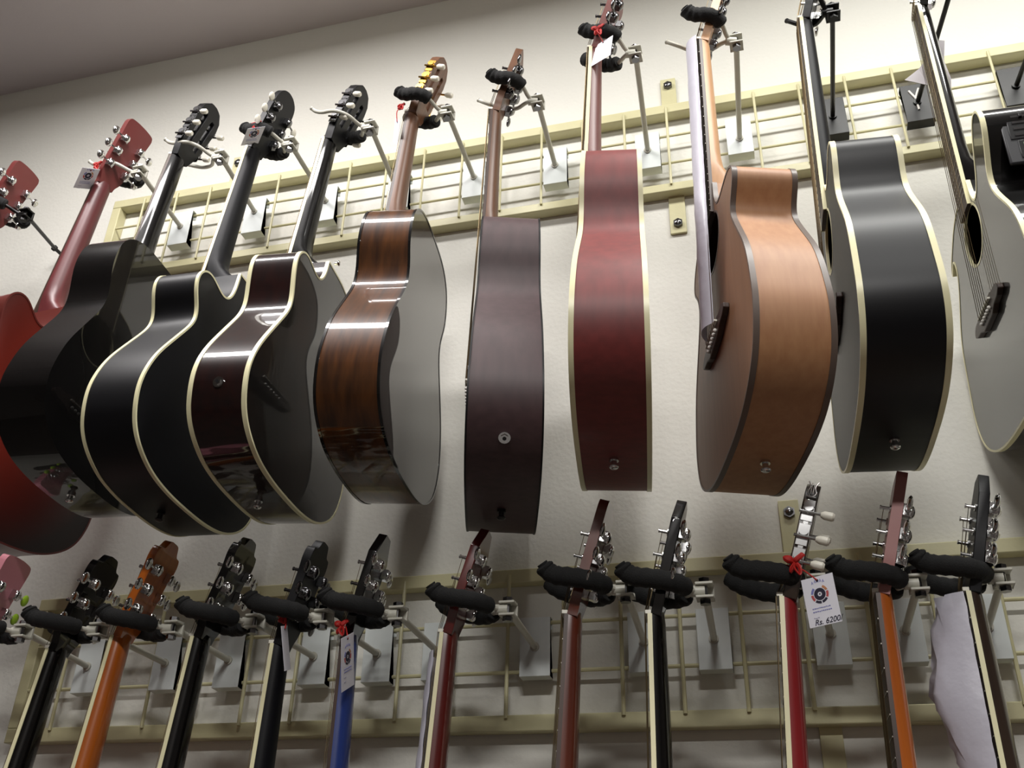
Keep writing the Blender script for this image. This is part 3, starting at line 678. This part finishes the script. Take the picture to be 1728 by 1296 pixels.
# red ribbon bows of the tags
def ribbon(c, s, label):
    c = Vector(c) + Vector((0, 0, Z0)); mb = MB()
    for k, (dx, dz) in enumerate(((-.55, .30), (.50, .42), (.20, -.75), (-.28, -.60))):
        d = Vector((dx, -.18, dz)) * s
        mb.tube(cr([tuple(c), tuple(c + d * .6 + Vector((.003, -.003, .002))), tuple(c + d), tuple(c + d * .45 + Vector((-.003, -.004, -.002))), tuple(c)], 4), .0016, 6, flat=2.2)
    mb.ball(c, (.0035, .003, .003))
    tag(mb.build('ribbon', M_red_tie), label, 'ribbon')
ribbon((-.728, -.262, 1.572), .018, 'red ribbon knot on the far left maroon-headed guitar')
ribbon((-.310, -.266, 1.600), .020, 'red ribbon wound round the head of the matte black guitar')
ribbon((.505, -.362, 1.580), .022, 'red ribbon bow above the blank tag of the maroon guitar')
ribbon((.040, -.262, .425), .020, 'red ribbon bow on the blue guitar')
ribbon((-.055, -.285, .440), .016, 'red ribbon on the matte charcoal guitar')
ribbon((.758, -.352, .455), .024, 'dark red ribbon behind the large tag of the classical guitar')
ribbon((.046, -.262, 1.578), .012, 'thin red thread at the nut of the gold-tuner guitar')

# ------------------------------------------------------------------ plastic film on necks
def sleeve(q, t0, t1, bulge, w, label, seed=0, waves=.003, wedge=0, cr_=0, rows=44):
    rnd = random.Random(seed); M = gmatrix(q); mb = MB(); cols = 10
    ph = [rnd.uniform(0, 6) for _ in range(6)]; loops = []
    for th in (0, .0008):
        rnd = random.Random(seed + 7)
        for i in range(rows + 1):
            f = i / rows; t = t0 + (t1 - t0) * f; L = []
            bb = bulge * (1 if not wedge else (.35 + .65 * math.exp(-((f - wedge) / .33) ** 2)))
            for j in range(cols + 1):
                g = j / cols * 2 - 1; a = w * g
                nn = .006 + bb * (1 - abs(g) ** 2.2) + waves * sin(t * 60 + ph[0] + g * 3) * (1 - g * g) + waves * .6 * sin(t * 131 + ph[1] - g * 5) + (rnd.uniform(-1, 1) * cr_ * (1 - g * g))
                L.append((a + waves * sin(t * 45 + ph[2]), nn + th, t))
            loops.append(L)
    A, B = loops[:rows + 1], loops[rows + 1:]
    vs = [v for L in A for v in L] + [v for L in B for v in L]; n = cols + 1; o = (rows + 1) * n; fs = []
    for i in range(rows):
        for j in range(cols):
            a = i * n + j; fs += [(a, a + 1, a + n + 1, a + n), (o + a, o + a + n, o + a + n + 1, o + a + 1)]
        for j, d in ((0, 0), (cols, 0)): fs.append((i * n + j, (i + 1) * n + j, o + (i + 1) * n + j, o + i * n + j))
    for i in (0, rows):
        for j in range(cols): fs.append((i * n + j, i * n + j + 1, o + i * n + j + 1, o + i * n + j))
    ob = mb.add(vs, fs).build('plastic_sleeve', M_film, angle=80); ob.matrix_world = M
    tag(ob, label, 'plastic film')
sleeve(G['G7'][0], -.005, .70, .014, .026, 'long lilac plastic sleeve over the strings of the natural mahogany guitar', 1, .0004)
sleeve(L['L11'][0], .005, .36, .055, .034, 'crumpled translucent plastic sleeve on the lower right dark brown guitar', 2, .0012, wedge=.35, cr_=.007, rows=16)
sleeve(L['L6'][0], .03, .36, .012, .026, 'narrow clear plastic strip along the dark red guitar fretboard', 3, .001)
# loose sheet behind the preamp guitar neck
pts = [(1.155, -.16, 1.60), (1.180, -.15, 1.600), (1.172, -.14, 1.555), (1.176, -.14, 1.505), (1.168, -.15, 1.463), (1.127, -.16, 1.478), (1.089, -.15, 1.512), (1.122, -.14, 1.545), (1.150, -.15, 1.575)]
mb = MB(); c0 = Vector(pts[0]) ; mb.loops([[Vector(p) + Vector((0, d, Z0)) for p in pts] for d in (0, .001)], closed=True, caps=True)
tag(mb.build('wrapping_sheet', mat('wrap_paper', (196, 190, 194), .5, alpha=.9), smooth=False), 'loose curled wrapping sheet behind the preamp guitar neck', 'wrapping paper')
